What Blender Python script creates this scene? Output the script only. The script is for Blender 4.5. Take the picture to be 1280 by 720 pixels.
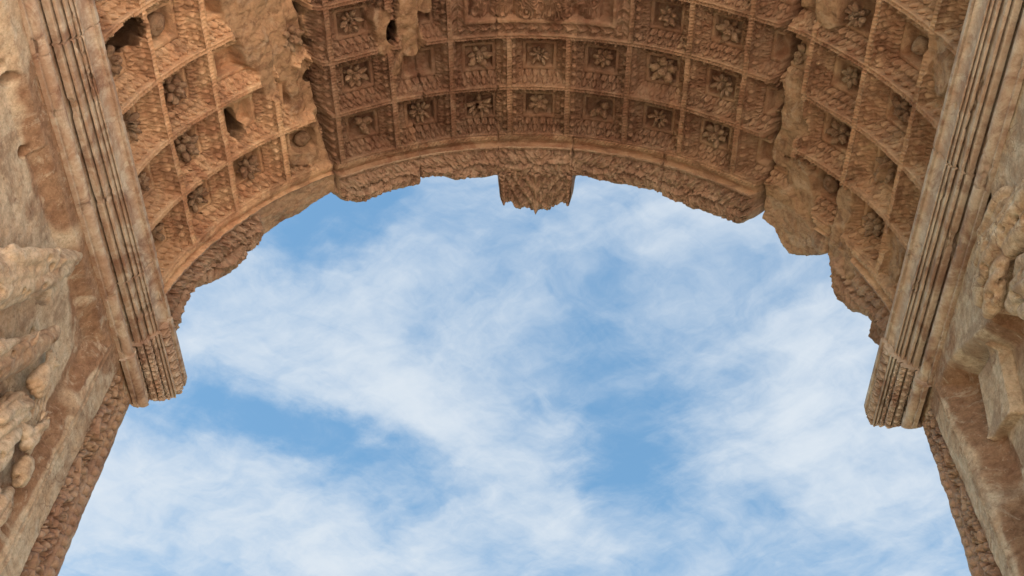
import bpy, math
import numpy as np
from mathutils import Matrix, Vector

# ------------------------------------------------------------------ camera, sky, sun, exposure
S = 2.68                 # radius of the passage vault in metres
HS = 2.2548              # springline above the camera, in radii
YC = 1.255               # passage centre in front of the camera, in radii
EYE = 1.6
ZS = EYE + HS * S        # springline height in metres
scene = bpy.context.scene
COL = scene.collection
for _o in list(bpy.data.objects):
    bpy.data.objects.remove(_o)

cam_d = bpy.data.cameras.new('camera')
cam = bpy.data.objects.new('camera', cam_d)
COL.objects.link(cam)
cam_d.sensor_width = 36.0
cam_d.lens = 36.0 * 1453.6465 / 1280.0
cam_d.clip_start = 0.05
cam_d.clip_end = 4000.0
p_, y_, r_ = 0.8944, -0.0812, 0.0965
Fv = np.array([math.sin(y_) * math.cos(p_), math.cos(y_) * math.cos(p_), math.sin(p_)])
Rt = np.cross(Fv, [0, 0, 1]); Rt /= np.linalg.norm(Rt)
Uv = np.cross(Rt, Fv)
Rc = Rt * math.cos(r_) + Uv * math.sin(r_)
Uc = -Rt * math.sin(r_) + Uv * math.cos(r_)
cam.matrix_world = Matrix(((Rc[0], Uc[0], -Fv[0], 0.1233 * S), (Rc[1], Uc[1], -Fv[1], -YC * S),
                           (Rc[2], Uc[2], -Fv[2], EYE), (0, 0, 0, 1)))
scene.camera = cam
scene.view_settings.view_transform = 'Standard'
scene.view_settings.look = 'None'
scene.view_settings.gamma = 1.0
scene.view_settings.use_curve_mapping = False
scene.view_settings.exposure = 2.0
scene.cycles.max_bounces = 8
scene.cycles.diffuse_bounces = 2

SUN_EL, SUN_AZ = math.radians(56), math.radians(208)   # azimuth of the sun clockwise from +Y (behind, to the left)
sd = bpy.data.lights.new('sun', 'SUN'); sd.energy = 5.0; sd.angle = math.radians(0.53); sd.color = (1.0, 0.94, 0.86)
sun = bpy.data.objects.new('sun', sd); COL.objects.link(sun)
_d = Vector((math.sin(SUN_AZ) * math.cos(SUN_EL), math.cos(SUN_AZ) * math.cos(SUN_EL), math.sin(SUN_EL)))
sun.rotation_euler = _d.to_track_quat('Z', 'Y').to_euler()
sun.location = _d * 60

world = bpy.data.worlds.new('World'); scene.world = world; world.use_nodes = True
wn = world.node_tree; wn.nodes.clear()


class NT:
    """tiny helper to write node trees"""
    def __init__(s, t): s.t = t
    def n(s, kind, **kw):
        nd = s.t.nodes.new(kind)
        ins = kw.pop('ins', {})
        for k, v in kw.items(): setattr(nd, k, v)
        for k, v in ins.items(): s.put(nd.inputs[k], v)
        return nd
    def put(s, sock, v):
        if isinstance(v, bpy.types.NodeSocket): s.t.links.new(v, sock)
        else: sock.default_value = v
    def math(s, op, a, b=0.0, c=None, clamp=False):
        nd = s.n('ShaderNodeMath', operation=op, use_clamp=clamp)
        s.put(nd.inputs[0], a); s.put(nd.inputs[1], b)
        if c is not None: s.put(nd.inputs[2], c)
        return nd.outputs[0]
    def vmath(s, op, a, b=(0, 0, 0), out=0):
        nd = s.n('ShaderNodeVectorMath', operation=op); s.put(nd.inputs[0], a); s.put(nd.inputs[1], b)
        return nd.outputs[out]
    def noise(s, vec, scale, detail=5.0, rough=0.55, dist=0.0, out='Fac'):
        nd = s.n('ShaderNodeTexNoise', ins={'Vector': vec, 'Scale': scale, 'Detail': detail, 'Roughness': rough, 'Distortion': dist})
        return nd.outputs[out]
    def ramp(s, v, lo, hi, a=0.0, b=1.0):
        nd = s.n('ShaderNodeMapRange', interpolation_type='SMOOTHSTEP')
        s.put(nd.inputs['Value'], v); s.put(nd.inputs['From Min'], lo); s.put(nd.inputs['From Max'], hi)
        s.put(nd.inputs['To Min'], a); s.put(nd.inputs['To Max'], b)
        return nd.outputs[0]
    def mix(s, f, a, b, mode='MIX'):
        nd = s.n('ShaderNodeMix', data_type='RGBA', blend_type=mode)
        s.put(nd.inputs[0], f)
        for i, v in ((6, a), (7, b)):
            if isinstance(v, tuple) and len(v) == 3: v = (*v, 1.0)
            s.put(nd.inputs[i], v)
        return nd.outputs[2]


def build_sky():
    t = NT(wn)
    sky = t.n('ShaderNodeTexSky', sky_type='NISHITA', sun_disc=False)
    sky.sun_elevation = SUN_EL; sky.sun_rotation = SUN_AZ
    sky.air_density = 1.0; sky.dust_density = 0.6; sky.ozone_density = 1.2
    g = t.n('ShaderNodeTexCoord').outputs['Generated']
    sep = t.n('ShaderNodeSeparateXYZ', ins={0: g})
    z = t.math('MAXIMUM', sep.outputs[2], 0.03)
    X = t.math('DIVIDE', sep.outputs[0], z); Y = t.math('DIVIDE', sep.outputs[1], z)
    P = t.n('ShaderNodeCombineXYZ', ins={0: X, 1: Y, 2: 0.0}).outputs[0]
    warp = t.noise(P, 4.0, 5, 0.55, 0.0, 'Color')
    sc = t.n('ShaderNodeVectorMath', operation='SCALE'); t.put(sc.inputs[0], t.vmath('SUBTRACT', warp, (0.5, 0.5, 0.5))); sc.inputs['Scale'].default_value = 0.16
    W = t.vmath('ADD', P, sc.outputs[0])
    # streaks drawn out by the wind, falling to the right
    rot = t.n('ShaderNodeMapping', vector_type='TEXTURE', ins={'Vector': W, 'Rotation': (0, 0, math.radians(-35)), 'Scale': (1.0, 0.55, 1.0)})
    streak = t.noise(rot.outputs[0], 3.2, 9, 0.56, 0.15)
    soft = t.noise(W, 4.0, 6, 0.55, 0.1)
    fine = t.noise(rot.outputs[0], 12.0, 8, 0.62, 0.2)
    cov = t.math('ADD', t.math('MULTIPLY', streak, 0.80), t.math('MULTIPLY', soft, 0.46))
    cov = t.math('ADD', cov, t.math('MULTIPLY', t.math('SUBTRACT', fine, 0.5), 0.42))
    fil = t.n('ShaderNodeMapping', vector_type='TEXTURE', ins={'Vector': W, 'Rotation': (0, 0, math.radians(38)), 'Scale': (1.0, 0.30, 1.0)})
    fl = t.noise(fil.outputs[0], 7.0, 9, 0.66, 0.5)
    cov = t.math('ADD', cov, t.math('MULTIPLY', t.math('SUBTRACT', fl, 0.5), 0.26))
    # broad banks and clear stretches of this sky
    w2 = t.noise(P, 7.0, 8, 0.62, 0.0, 'Color')
    sc2 = t.n('ShaderNodeVectorMath', operation='SCALE'); t.put(sc2.inputs[0], t.vmath('SUBTRACT', w2, (0.5, 0.5, 0.5))); sc2.inputs['Scale'].default_value = 0.22
    W = t.vmath('ADD', W, sc2.outputs[0])
    for (cx, cy, rx, ry, ang, amp) in SKY_BANKS:
        m = t.n('ShaderNodeMapping', vector_type='TEXTURE', ins={'Vector': W, 'Location': (cx, cy, 0), 'Rotation': (0, 0, math.radians(ang)), 'Scale': (rx, ry, 1)})
        d = t.vmath('LENGTH', m.outputs[0], out=1)
        cov = t.math('ADD', cov, t.math('MULTIPLY', t.ramp(d, 0.0, 1.6, 1.0, 0.0), amp))
    dens = t.ramp(cov, 0.38, 1.0, 0.0, 1.0)
    dens = t.math('MULTIPLY', t.math('POWER', dens, 0.9), 0.93)
    skyc = t.mix(1.0, sky.outputs[0], SKY_TINT, 'MULTIPLY')
    col = t.mix(dens, skyc, CLOUD)
    bg = t.n('ShaderNodeBackground', ins={'Color': col, 'Strength': 0.0575})
    t.t.links.new(bg.outputs[0], t.n('ShaderNodeOutputWorld').inputs['Surface'])


SKY_TINT = (0.92, 1.2, 1.12)
CLOUD = (3.3, 3.6, 3.9)
SKY_BANKS = [(-.22, .95, .30, .11, 50, .20), (-.48, 1.22, .38, .14, 22, .24), (.30, 1.02, .34, .11, 62, .22), (-.34, 1.035, .24, .055, 22, -.22),
             (.08, 1.08, .18, .06, 82, -.15), (-.27, .72, .14, .06, -8, -.24), (-.02, .82, .14, .10, 40, -.10), (-.02, 1.15, .12, .10, 0, .12)]
build_sky()

# ------------------------------------------------------------------ noise and shape helpers (numpy)
_rng = np.random.RandomState(7)
_TAB = _rng.rand(16, 256, 256)


def vn(x, y, seed=0):
    xi = np.floor(x).astype(np.int64); yi = np.floor(y).astype(np.int64)
    fx = x - xi; fy = y - yi
    fx = fx * fx * fx * (fx * (fx * 6 - 15) + 10); fy = fy * fy * fy * (fy * (fy * 6 - 15) + 10)
    T = _TAB[seed % 16]; ox, oy = (seed * 37) % 256, (seed * 91) % 256
    a = T[(xi + ox) & 255, (yi + oy) & 255]; b = T[(xi + ox + 1) & 255, (yi + oy) & 255]
    c = T[(xi + ox) & 255, (yi + oy + 1) & 255]; d = T[(xi + ox + 1) & 255, (yi + oy + 1) & 255]
    return (a * (1 - fx) + b * fx) * (1 - fy) + (c * (1 - fx) + d * fx) * fy


def fbm(x, y, seed=0, o=4, g=0.5):
    s = 0; a = 1; n = 0
    for i in range(o):
        s = s + a * (vn(x * 2 ** i, y * 2 ** i, seed + i * 3) - 0.5); n += a; a *= g
    return s / n * 2          # about -1..1


def worley(x, y, seed=0, jit=.8):
    xi = np.floor(x).astype(np.int64); yi = np.floor(y).astype(np.int64)
    T1 = _TAB[seed % 16]; T2 = _TAB[(seed + 5) % 16]
    best = np.full(np.broadcast(x, y).shape, 9.0); hid = np.zeros_like(best)
    for i in (-1, 0, 1):
        for j in (-1, 0, 1):
            a = (xi + i) & 255; b = (yi + j) & 255
            px = xi + i + .5 + (T1[a, b] - .5) * jit; py = yi + j + .5 + (T2[a, b] - .5) * jit
            d = np.hypot(x - px, y - py)
            m = d < best
            hid = np.where(m, T2[b, a], hid); best = np.minimum(best, d)
    return best, hid


def ss(x, a, b):
    t = np.clip((x - a) / (b - a), 0, 1)
    return t * t * (3 - 2 * t)


def seg_dist(x, y, x0, y0, x1, y1):
    dx, dy = x1 - x0, y1 - y0
    L = dx * dx + dy * dy + 1e-12
    t = np.clip(((x - x0) * dx + (y - y0) * dy) / L, 0, 1)
    return np.hypot(x - x0 - t * dx, y - y0 - t * dy), t


def egg_row(t, q, n):
    """egg and dart: t along the row (cells), q 0..1 across it; returns relief -1..1"""
    s = t * n; s = s - np.round(s)
    r = (s / 0.27) ** 2 + ((q - 0.52) / 0.46) ** 2
    egg = np.sqrt(np.clip(1 - r, 0, 1))
    shell = np.exp(-((np.sqrt(r) - 1.42) / 0.17) ** 2) * 0.75
    dart = np.exp(-((np.abs(s) - 0.5) / 0.05) ** 2) * ss(q, 0.15, 0.5) * 0.7
    return np.maximum(np.maximum(egg, shell), dart) - 0.55


def leaf_row(t, q, n):
    s = t * n; s = s - np.round(s)
    w = 0.47 * np.sqrt(np.clip(1 - (q * 0.98) ** 2.2, 0, 1))
    leaf = ss(w - np.abs(s), 0.0, 0.10)
    vein = np.exp(-(s / 0.06) ** 2) * 0.6
    rim = np.exp(-((np.abs(s) - w * 0.78) / 0.06) ** 2) * 0.35
    return leaf * (0.55 + rim - vein) - 0.45 * (1 - leaf)


def acanthus(t, q, n, tilt=0.55):
    """slanted overlapping leaves either side of a mid stem; q -1..1 across"""
    s = t * n + np.abs(q) * tilt * np.sign(t * 0 + 1)
    s2 = s - np.floor(s)
    body = np.sin(np.pi * np.clip(s2 * 1.15, 0, 1)) ** 0.7
    veins = 0.25 * np.sin(s2 * 22)
    stem = np.exp(-(q / 0.09) ** 2)
    return body * (1 - 0.35 * np.abs(q)) + veins * body + 0.8 * stem - 0.55


# ------------------------------------------------------------------ materials
MAT = {}


def stone(name, c1, c2, c3, stain, pale, pale_amt=0.35, stain_amt=0.5, streak=None, bump=0.35, worn=None, lit_tone=None, det=1.0, seedoff=0.0, sc=1.0):
    m = bpy.data.materials.new(name); m.use_nodes = True; MAT[name] = m
    t = NT(m.node_tree); t.t.nodes.clear()
    pos = t.n('ShaderNodeNewGeometry').outputs['Position']
    pos = t.vmath('ADD', pos, (seedoff, seedoff * 1.7, seedoff * 0.6))
    n1 = t.noise(pos, 1.3 * sc, 6, 0.6, 0.5)
    n2 = t.noise(pos, 5.0 * sc, 6, 0.65, 0.8)
    n3 = t.noise(pos, 24.0 * sc, 5, 0.65, 0.0)
    n4 = t.noise(pos, 90.0, 4, 0.6)
    col = t.mix(t.ramp(n1, 0.36, 0.64), c1, c2)
    col = t.mix(t.ramp(n2, 0.40, 0.68), col, c3)
    ps = pos
    if streak:
        ps = t.n('ShaderNodeMapping', ins={'Vector': pos, 'Scale': streak}).outputs[0]
    n5 = t.noise(ps, 3.0, 8, 0.7, 1.0)
    n6 = t.noise(ps, 4.6, 8, 0.68, 1.3)
    col = t.mix(t.math('MULTIPLY', t.ramp(n6, 0.50, 0.66), pale_amt), col, pale)
    if lit_tone:
        ta = t.n('ShaderNodeAttribute', attribute_name='lit_tone')
        col = t.mix(1.0, col, t.mix(ta.outputs['Fac'], lit_tone[0], lit_tone[1]), 'MULTIPLY')
    if worn:
        at = t.n('ShaderNodeAttribute', attribute_name='worn')
        col = t.mix(t.math('MULTIPLY', at.outputs['Fac'], t.ramp(n2, 0.25, 0.6, 0.55, 0.9)), col, worn)
    v = t.math('ADD', t.math('MULTIPLY', n3, 0.55), t.math('MULTIPLY', n4, 0.35))
    col = t.mix(t.math('MULTIPLY', t.ramp(n5, 0.49, 0.62), stain_amt), col, stain)
    wpos = t.vmath('ADD', pos, t.n('ShaderNodeVectorMath', operation='SCALE', ins={0: t.noise(pos, 9.0, 4, 0.6, 0.0, 'Color'), 'Scale': 0.12}).outputs[0])
    vor = t.n('ShaderNodeTexVoronoi', feature='DISTANCE_TO_EDGE', ins={'Vector': wpos, 'Scale': 4.5}).outputs['Distance']
    crack = t.math('MULTIPLY', t.ramp(vor, 0.004, 0.022, 1.0, 0.0), t.ramp(n1, 0.46, 0.62))
    if worn:
        wa = t.n('ShaderNodeAttribute', attribute_name='worn').outputs['Fac']
        n7 = t.noise(pos, 14.0, 7, 0.7, 0.6)
        col = t.mix(t.math('MULTIPLY', wa, t.ramp(n7, 0.44, 0.66, 0.0, 0.55)), col, stain)
        col = t.mix(t.math('MULTIPLY', wa, t.ramp(n6, 0.52, 0.66, 0.0, 0.45)), col, pale)
    spots = t.ramp(t.noise(pos, 30.0, 5, 0.72, 0.4), 0.55, 0.68)
    fleck = t.ramp(t.noise(pos, 21.0, 5, 0.7, 0.8), 0.58, 0.70)
    col = t.mix(t.math('MULTIPLY', spots, 0.60 * det), col, stain)
    col = t.mix(t.math('MULTIPLY', fleck, 0.50 * det), col, pale)
    col = t.mix(t.math('MULTIPLY', crack, 0.60 * det), col, stain)
    col = t.mix(1.0, col, t.n('ShaderNodeCombineXYZ', ins={0: t.ramp(v, 0.25, 0.65, 1 - .38 * det, 1 + .25 * det), 1: t.ramp(v, 0.25, 0.65, 1 - .40 * det, 1 + .25 * det), 2: t.ramp(v, 0.25, 0.65, 1 - .43 * det, 1 + .25 * det)}).outputs[0], 'MULTIPLY')
    pits = t.ramp(t.noise(pos, 38.0, 6, 0.75, 0.3), 0.30, 0.44, -0.9, 0.0)
    hh = t.math('ADD', t.math('MULTIPLY', n3, 0.9), t.math('MULTIPLY', n4, 0.4))
    hh = t.math('SUBTRACT', t.math('ADD', hh, pits), t.math('MULTIPLY', crack, 1.2))
    b = t.n('ShaderNodeBump', ins={'Height': hh, 'Strength': bump, 'Distance': 0.02})
    bs = t.n('ShaderNodeBsdfPrincipled', ins={'Base Color': col, 'Roughness': 0.92, 'Normal': b.outputs[0]})
    bs.inputs['Specular IOR Level'].default_value = 0.15
    t.t.links.new(bs.outputs[0], t.n('ShaderNodeOutputMaterial').inputs['Surface'])
    return m


TN = ((0.52, 0.49, 0.51), (1.80, 1.86, 1.68))  # dim and bright multipliers: fall of light painted into the vault stone
M_VAULT = stone('vault_marble', (0.40, 0.222, 0.146), (0.30, 0.146, 0.096), (0.46, 0.280, 0.192), (0.13, 0.056, 0.037), (0.56, 0.400, 0.295), 0.30, 0.45, bump=0.16, worn=(0.40, 0.240, 0.145), lit_tone=TN, det=.35)
M_ROSE = stone('rosette_marble', (0.40, 0.240, 0.155), (0.29, 0.155, 0.100), (0.45, 0.300, 0.205), (0.15, 0.070, 0.045), (0.50, 0.365, 0.265), 0.4, 0.5, bump=0.5, det=.8)
M_BAND = stone('band_marble', (0.45, 0.270, 0.190), (0.32, 0.175, 0.118), (0.46, 0.310, 0.225), (0.16, 0.080, 0.058), (0.52, 0.390, 0.300), 0.45, 0.45, bump=0.25, worn=(0.44, 0.275, 0.175), seedoff=3.1, det=.6)
M_CORN = stone('cornice_marble', (0.52, 0.370, 0.280), (0.43, 0.265, 0.185), (0.60, 0.465, 0.365), (0.19, 0.075, 0.048), (0.74, 0.630, 0.510), 0.55, 0.55, bump=0.16, seedoff=5.3, det=.4)
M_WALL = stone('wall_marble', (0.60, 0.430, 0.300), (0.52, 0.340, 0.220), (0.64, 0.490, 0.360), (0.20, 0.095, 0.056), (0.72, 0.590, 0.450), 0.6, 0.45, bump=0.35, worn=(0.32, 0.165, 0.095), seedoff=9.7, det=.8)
M_OUT = stone('outer_travertine', (0.42, 0.36, 0.29), (0.36, 0.29, 0.22), (0.46, 0.40, 0.33), (0.22, 0.17, 0.12), (0.5, 0.46, 0.4), 0.4, 0.4, bump=0.4, seedoff=13.0)

# ------------------------------------------------------------------ object helpers
ROOT = bpy.data.objects.new('triumphal_arch', None)
COL.objects.link(ROOT)
ROOT['label'] = 'ancient marble triumphal arch with coffered vault seen from underneath'
ROOT['category'] = 'arch'


def link_mesh(name, me, mat, parent, origin=None, label=None):
    o = bpy.data.objects.new(name, me); COL.objects.link(o)
    if mat: me.materials.append(mat)
    if parent is not None:
        o.parent = parent
    if origin is not None: o.location = origin
    if label: o['label'] = label
    return o


def raw_mesh(name, V, F, smooth=True, attr=None):
    """V (n,3) metres, F (m,4) or (m,3)"""
    me = bpy.data.meshes.new(name)
    k = F.shape[1]
    me.vertices.add(len(V)); me.vertices.foreach_set('co', V.astype(np.float32).ravel())
    me.loops.add(F.size); me.loops.foreach_set('vertex_index', F.astype(np.int32).ravel())
    me.polygons.add(len(F)); me.polygons.foreach_set('loop_start', np.arange(0, F.size, k, dtype=np.int32))
    me.polygons.foreach_set('loop_total', np.full(len(F), k, dtype=np.int32))
    if smooth: me.polygons.foreach_set('use_smooth', np.ones(len(F), dtype=bool))
    me.update(calc_edges=True)
    if attr is not None:
        for an, av in attr.items():
            a = me.attributes.new(an, 'FLOAT', 'POINT'); a.data.foreach_set('value', av.astype(np.float32).ravel())
    return me


def grid_faces(n, m):
    i = np.arange(n - 1)[:, None] * m + np.arange(m - 1)[None, :]
    return np.stack([i, i + 1, i + m + 1, i + m], -1)          # (n-1, m-1, 4)


def grid_part(name, P, mat, parent, mask=None, attr=None, origin=None, label=None, porigin=None, flip=False):
    """P (n,m,3) in metres, mask (n-1,m-1) faces to keep"""
    n, m = P.shape[:2]
    F = grid_faces(n, m)
    F = F[mask] if mask is not None else F.reshape(-1, 4)
    if len(F) == 0: return None
    if flip: F = F[:, ::-1]
    used, inv = np.unique(F, return_inverse=True)
    F = inv.reshape(-1, 4)
    V = P.reshape(-1, 3)[used]
    at = {k: a.reshape(-1)[used] for k, a in attr.items()} if attr else None
    if origin is None: org = np.zeros(3)
    elif isinstance(origin, str): org = V.mean(0)
    else: org = np.array(origin, float)
    me = raw_mesh(name, V - org, F, True, at)
    po = np.array(porigin) if porigin is not None else np.zeros(3)
    o = link_mesh(name, me, mat, parent, tuple(org - po), label)
    o['_org'] = [float(q) for q in org]
    return o


def box_mesh(name, boxes, mat, parent, label=None):
    V = []; F = []
    for (x0, x1, y0, y1, z0, z1) in boxes:
        b = len(V)
        V += [(x, y, z) for x in (x0, x1) for y in (y0, y1) for z in (z0, z1)]
        F += [(b, b + 1, b + 3, b + 2), (b + 4, b + 6, b + 7, b + 5), (b, b + 4, b + 5, b + 1), (b + 2, b + 3, b + 7, b + 6), (b, b + 2, b + 6, b + 4), (b + 1, b + 5, b + 7, b + 3)]
    return link_mesh(name, raw_mesh(name, np.array(V, float), np.array(F), False), mat, parent, None, label)


def toworld(X, Y, Z):
    """radii relative to passage axis / camera station / springline -> metres"""
    return np.stack([X * S, (Y - YC) * S, ZS + Z * S], -1)


# ------------------------------------------------------------------ the coffered vault
js = np.array([-6.5, -5.5, -4.5, -2.5, -1.5, -0.5, 0.5, 1.5, 2.5, 3.5, 4.5, 5.5, 6.5])
DTH = 0.1898; DW = 0.1789; D0 = 1.9675
_dev = np.array([-.0016, .0030, .0135, .0128, .0113, .0034, -.0023, -.0024, -.0067, -.0102, -.0008, .0042, .0238])
_ug = np.concatenate([[-7.5], js, [7.5]])
_tg = np.concatenate([[js[0] * DTH + _dev[0] - DTH * 0.98], js * DTH + _dev, [js[-1] * DTH + _dev[-1] + DTH * 0.96]])
_yd = np.array([.0065, -.0026, -.0046, -.0092, .0098])


def th_of(u): return np.interp(u, _ug, _tg)


def y_of(u, w):
    off = 0.0078 * ss(-u, 3.45, 3.75) + 0.0029 * ss(u, 3.6, 3.9)
    return D0 - w * DW - np.interp(w, [0, 1, 2, 3, 4, 5], np.append(_yd, 0.0)) - off


SIL = np.array([(-84, 2.14), (-80.2, 2.137), (-77.2, 2.097), (-73.6, 2.084), (-67.6, 2.128), (-63.6, 2.146), (-61.2, 2.135), (-58.6, 2.118), (-54.3, 2.101), (-49.8, 2.098), (-46.4, 2.101),
                (-43.3, 2.083), (-39.7, 2.067), (-38.9, 2.085), (-37.1, 2.108), (-34.4, 2.127), (-29.6, 2.118), (-26.9, 2.115), (-22.7, 2.116), (-22.4, 2.093), (-17.5, 2.103), (-15.8, 2.121),
                (-12.9, 2.124), (-7.5, 2.119), (6.5, 2.115), (7.9, 2.108), (10.8, 2.112), (13.9, 2.124), (16.9, 2.12), (21.6, 2.121), (23.0, 2.111), (24.8, 2.129), (30.2, 2.137), (35.5, 2.134),
                (39.7, 2.125), (41.0, 2.115), (43.1, 2.074), (44.2, 2.079), (47.1, 2.095), (48.3, 2.121), (51.3, 2.143), (54.9, 2.116), (58.96, 2.055), (61.7, 2.087), (63.1, 2.131), (64.5, 2.16),
                (67.8, 2.154), (73.8, 2.096), (75.4, 2.161), (77, 2.148), (84, 2.14)])

# weathered patches: (theta0, y0, theta1, y1, radius, level)  and holes, joints
PATCH = [(-53, 1.20, -51.5, 1.42, .045, .030), (-49.5, 1.30, -48.6, 1.52, .060, .030), (-45.5, 1.22, -45.5, 1.47, .065, .034), (-48.5, 1.50, -48.2, 1.645, .030, .022),
         (-44.8, 1.55, -45.0, 1.62, .034, .030), (-41.8, 1.35, -41.4, 1.55, .030, .045), (-41.6, 1.62, -41.2, 1.74, .026, .045), (-43.8, 1.63, -43.5, 1.75, .028, .034), (-45.5, 1.90, -41.0, 1.93, .022, .020), (-40.2, 1.78, -40.0, 1.93, .014, .03),
         (-27.5, 1.52, -27.3, 1.62, .028, .012), (-22.6, 1.47, -22.4, 1.64, .036, .020), (-19.8, 1.42, -19.8, 1.50, .030, .015), (-24.5, 1.66, -25.5, 1.70, .016, .012),
         (44.2, 1.10, 44.4, 1.36, .030, .040), (48.8, 1.26, 50.2, 1.37, .036, .014), (45.8, 1.62, 47.0, 1.72, .045, .022), (45.4, 1.74, 45.5, 1.84, .050, .022), (48.3, 1.86, 52.5, 1.99, .045, .026), (46, 2.0, 55, 2.10, .06, .012),
         (59.9, 1.85, 60.4, 2.02, .034, .016), (62.5, 1.98, 65.5, 2.05, .024, .012), (74.2, 1.84, 74.6, 1.93, .034, .018), (73.5, 1.28, 75.2, 1.34, .036, .012), (66.5, 1.67, 66.2, 1.72, .014, .004)]
HOLES = [(-73.8, 1.285, 3.2, .046, .16), (-54.7, 1.722, 1.5, .040, .16), (-25.7, 1.566, 1.05, .038, .14), (-40.3, 1.46, .5, .022, .06), (-40.4, 1.66, .9, .02, .05), (-39.3, 1.56, .4, .012, .05),
         (43.3, 1.675, 1.1, .045, .07), (46.3, 1.85, .55, .006, .03), (65.5, 1.63, .3, .01, .02)]
JOINTS = [([(-41.8, 1.30), (-40.6, 1.44), (-39.9, 1.53), (-39.6, 1.62), (-39.5, 1.74), (-38.8, 1.86), (-38.75, 1.99), (-38.8, 2.12)], .0085, .040),
          ([(44.2, 1.25), (43.4, 1.38), (42.8, 1.46), (42.6, 1.56), (42.9, 1.63), (43.6, 1.72), (42.9, 1.82), (42.9, 1.93), (43.1, 2.03), (43.3, 2.10)], .013, .055),
          ([(57.4, 1.80), (58.4, 1.90), (59.2, 2.10)], .0035, .02),
          ([(-22.5, 1.80), (-22.45, 1.96), (-22.5, 2.12)], .0030, .016), ([(-7.4, 1.55), (-7.45, 1.96), (-7.5, 2.12)], .0030, .016), ([(6.6, 1.96), (6.5, 2.13)], .0030, .016),
          ([(24.0, 1.95), (24.1, 2.13)], .0030, .016), ([(-20.9, 1.2), (-21, 1.8)], .0030, .016), ([(-57.5, 1.95), (-57.7, 2.12)], .0030, .016), ([(-67.4, 1.40), (-64.9, 1.93)], .0030, .016)]


UNDER = [0.0, 0.0]


def damage(TH, Y, dep, orn_scale=None):
    """applied in theta (deg) / y (radii) coordinates; returns new depth and worn mask"""
    ax = TH * (math.pi / 180); worn = np.zeros_like(TH)
    wob = fbm(ax * 14, Y * 14, 3, 4) * .017
    rough = fbm(ax * 22, Y * 22, 5, 5, .6) * .0075 + fbm(ax * 5, Y * 6, 8, 3) * .010
    for (t0, y0, t1, y1, r, lev) in PATCH:
        lo, hi = min(t0, t1) - 6, max(t0, t1) + 6
        d, _ = seg_dist(ax, Y, math.radians(t0), y0, math.radians(t1), y1)
        m = ss(r + wob - d, -.006, .008)
        fw, fh_ = worley(ax * 19 + Y * 6, Y * 17, 9, .95)
        dep = dep * (1 - m) + (lev + rough * 1.25 + (fh_ - .5) * .005 + .003 * fw) * m
        worn = np.maximum(worn, m)
    for (t, y, rt, ry, dp) in HOLES:
        rr = np.sqrt(((TH - t) / rt) ** 2 + ((Y - y) / ry) ** 2) + wob * 12
        f = ss(1.0 - rr, -.03, .12)
        dep = dep + dp * 2.0 * f
        k = np.sin(np.pi * f) * .9 + 1.6 * f
        worn = np.maximum(worn, f)
        UNDER[0] = UNDER[0] + np.radians(TH - t) * k; UNDER[1] = UNDER[1] + (Y - y) * k
    for pts, w, dp in JOINTS:
        dm = np.full(TH.shape, 9.0)
        for a, b in zip(pts[:-1], pts[1:]):
            d, _ = seg_dist(ax, Y, math.radians(a[0]), a[1], math.radians(b[0]), b[1])
            dm = np.minimum(dm, d)
        ww = w * (1 + .8 * fbm(ax * 9, Y * 16, 11, 3))
        dep = dep + dp * ss(ww - dm + wob * .25, 0, w * .8)
    return dep, worn


def coffer_depth(U, W):
    """depth (outwards, radii) of the regular carving and the wear of its ornament"""
    ci = np.round(U); a = U - ci
    wf = np.floor(W + 1e-9); b = W - wf - 0.5
    key = ci * 7.3 + wf * 3.1
    jit = (vn(key, key * 0.37 + 5, 4) - .5)
    A = np.abs(a); B = np.abs(b)
    d = 0.5 - np.maximum(A, B)
    t = np.where(A > B, b, a)
    wear = 0.78 + 0.55 * fbm(U * 1.7, W * 1.9, 2, 4) + jit * .5
    wear = np.clip(wear, .15, 1.0)
    dep = np.interp(d, [0, .037, .042, .128, .133, .208, .213, .219, .276, .282, .288, .5], [0, 0, .011, .031, .040, .058, .060, .053, .052, .056, .088, .090])
    dep = dep + jit * .012 * ss(d, .28, .29)
    # bead rows on the ribs
    rope = np.cos(2 * math.pi * (t * 17 + np.sign(b + a) * d * 6))
    rib = (np.exp(-((d - .034) / .006) ** 2) * .004 + (d < .024) * (.0030 * rope - .0040))
    q1 = np.clip((d - .043) / .084, 0, 1); q2 = np.clip((d - .133) / .076, 0, 1)
    m1 = (d > .043) & (d < .128); m2 = (d > .134) & (d < .209)
    n1 = 6.0; n2 = 8.0
    e = egg_row(t + jit * .2, q1, n1); l = leaf_row(t + .06, 1 - q2, n2)
    orn = np.where(m1, e * .023, 0) + np.where(m2, l * .019, 0) + np.where(d < .043, rib, 0)
    orn = np.where((B > A) & (d > .043), np.where(orn < 0, orn * 2.1, orn * 1.25), orn)
    fine = fbm(U * 16, W * 16, 6, 4, .55) * .0030
    return dep + fine * np.where((d > .213) & (d < .284), .4, 1), orn * wear


N = 84                                              # samples per coffer
uu = np.linspace(-7.5, 7.5, 15 * N + 1)
RW = 5.0
ww_ = np.linspace(0, RW, int(RW * 76) + 1)
U, W = np.meshgrid(uu, ww_)
TH = th_of(U); Y = y_of(U, W)
TH = TH + .0012 * fbm(U * 3, W * 3, 9, 3); Y = Y + .0012 * fbm(U * 3 + 9, W * 3, 10, 3)
THd = np.degrees(TH)
dep, orn = coffer_depth(U, W)

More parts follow.
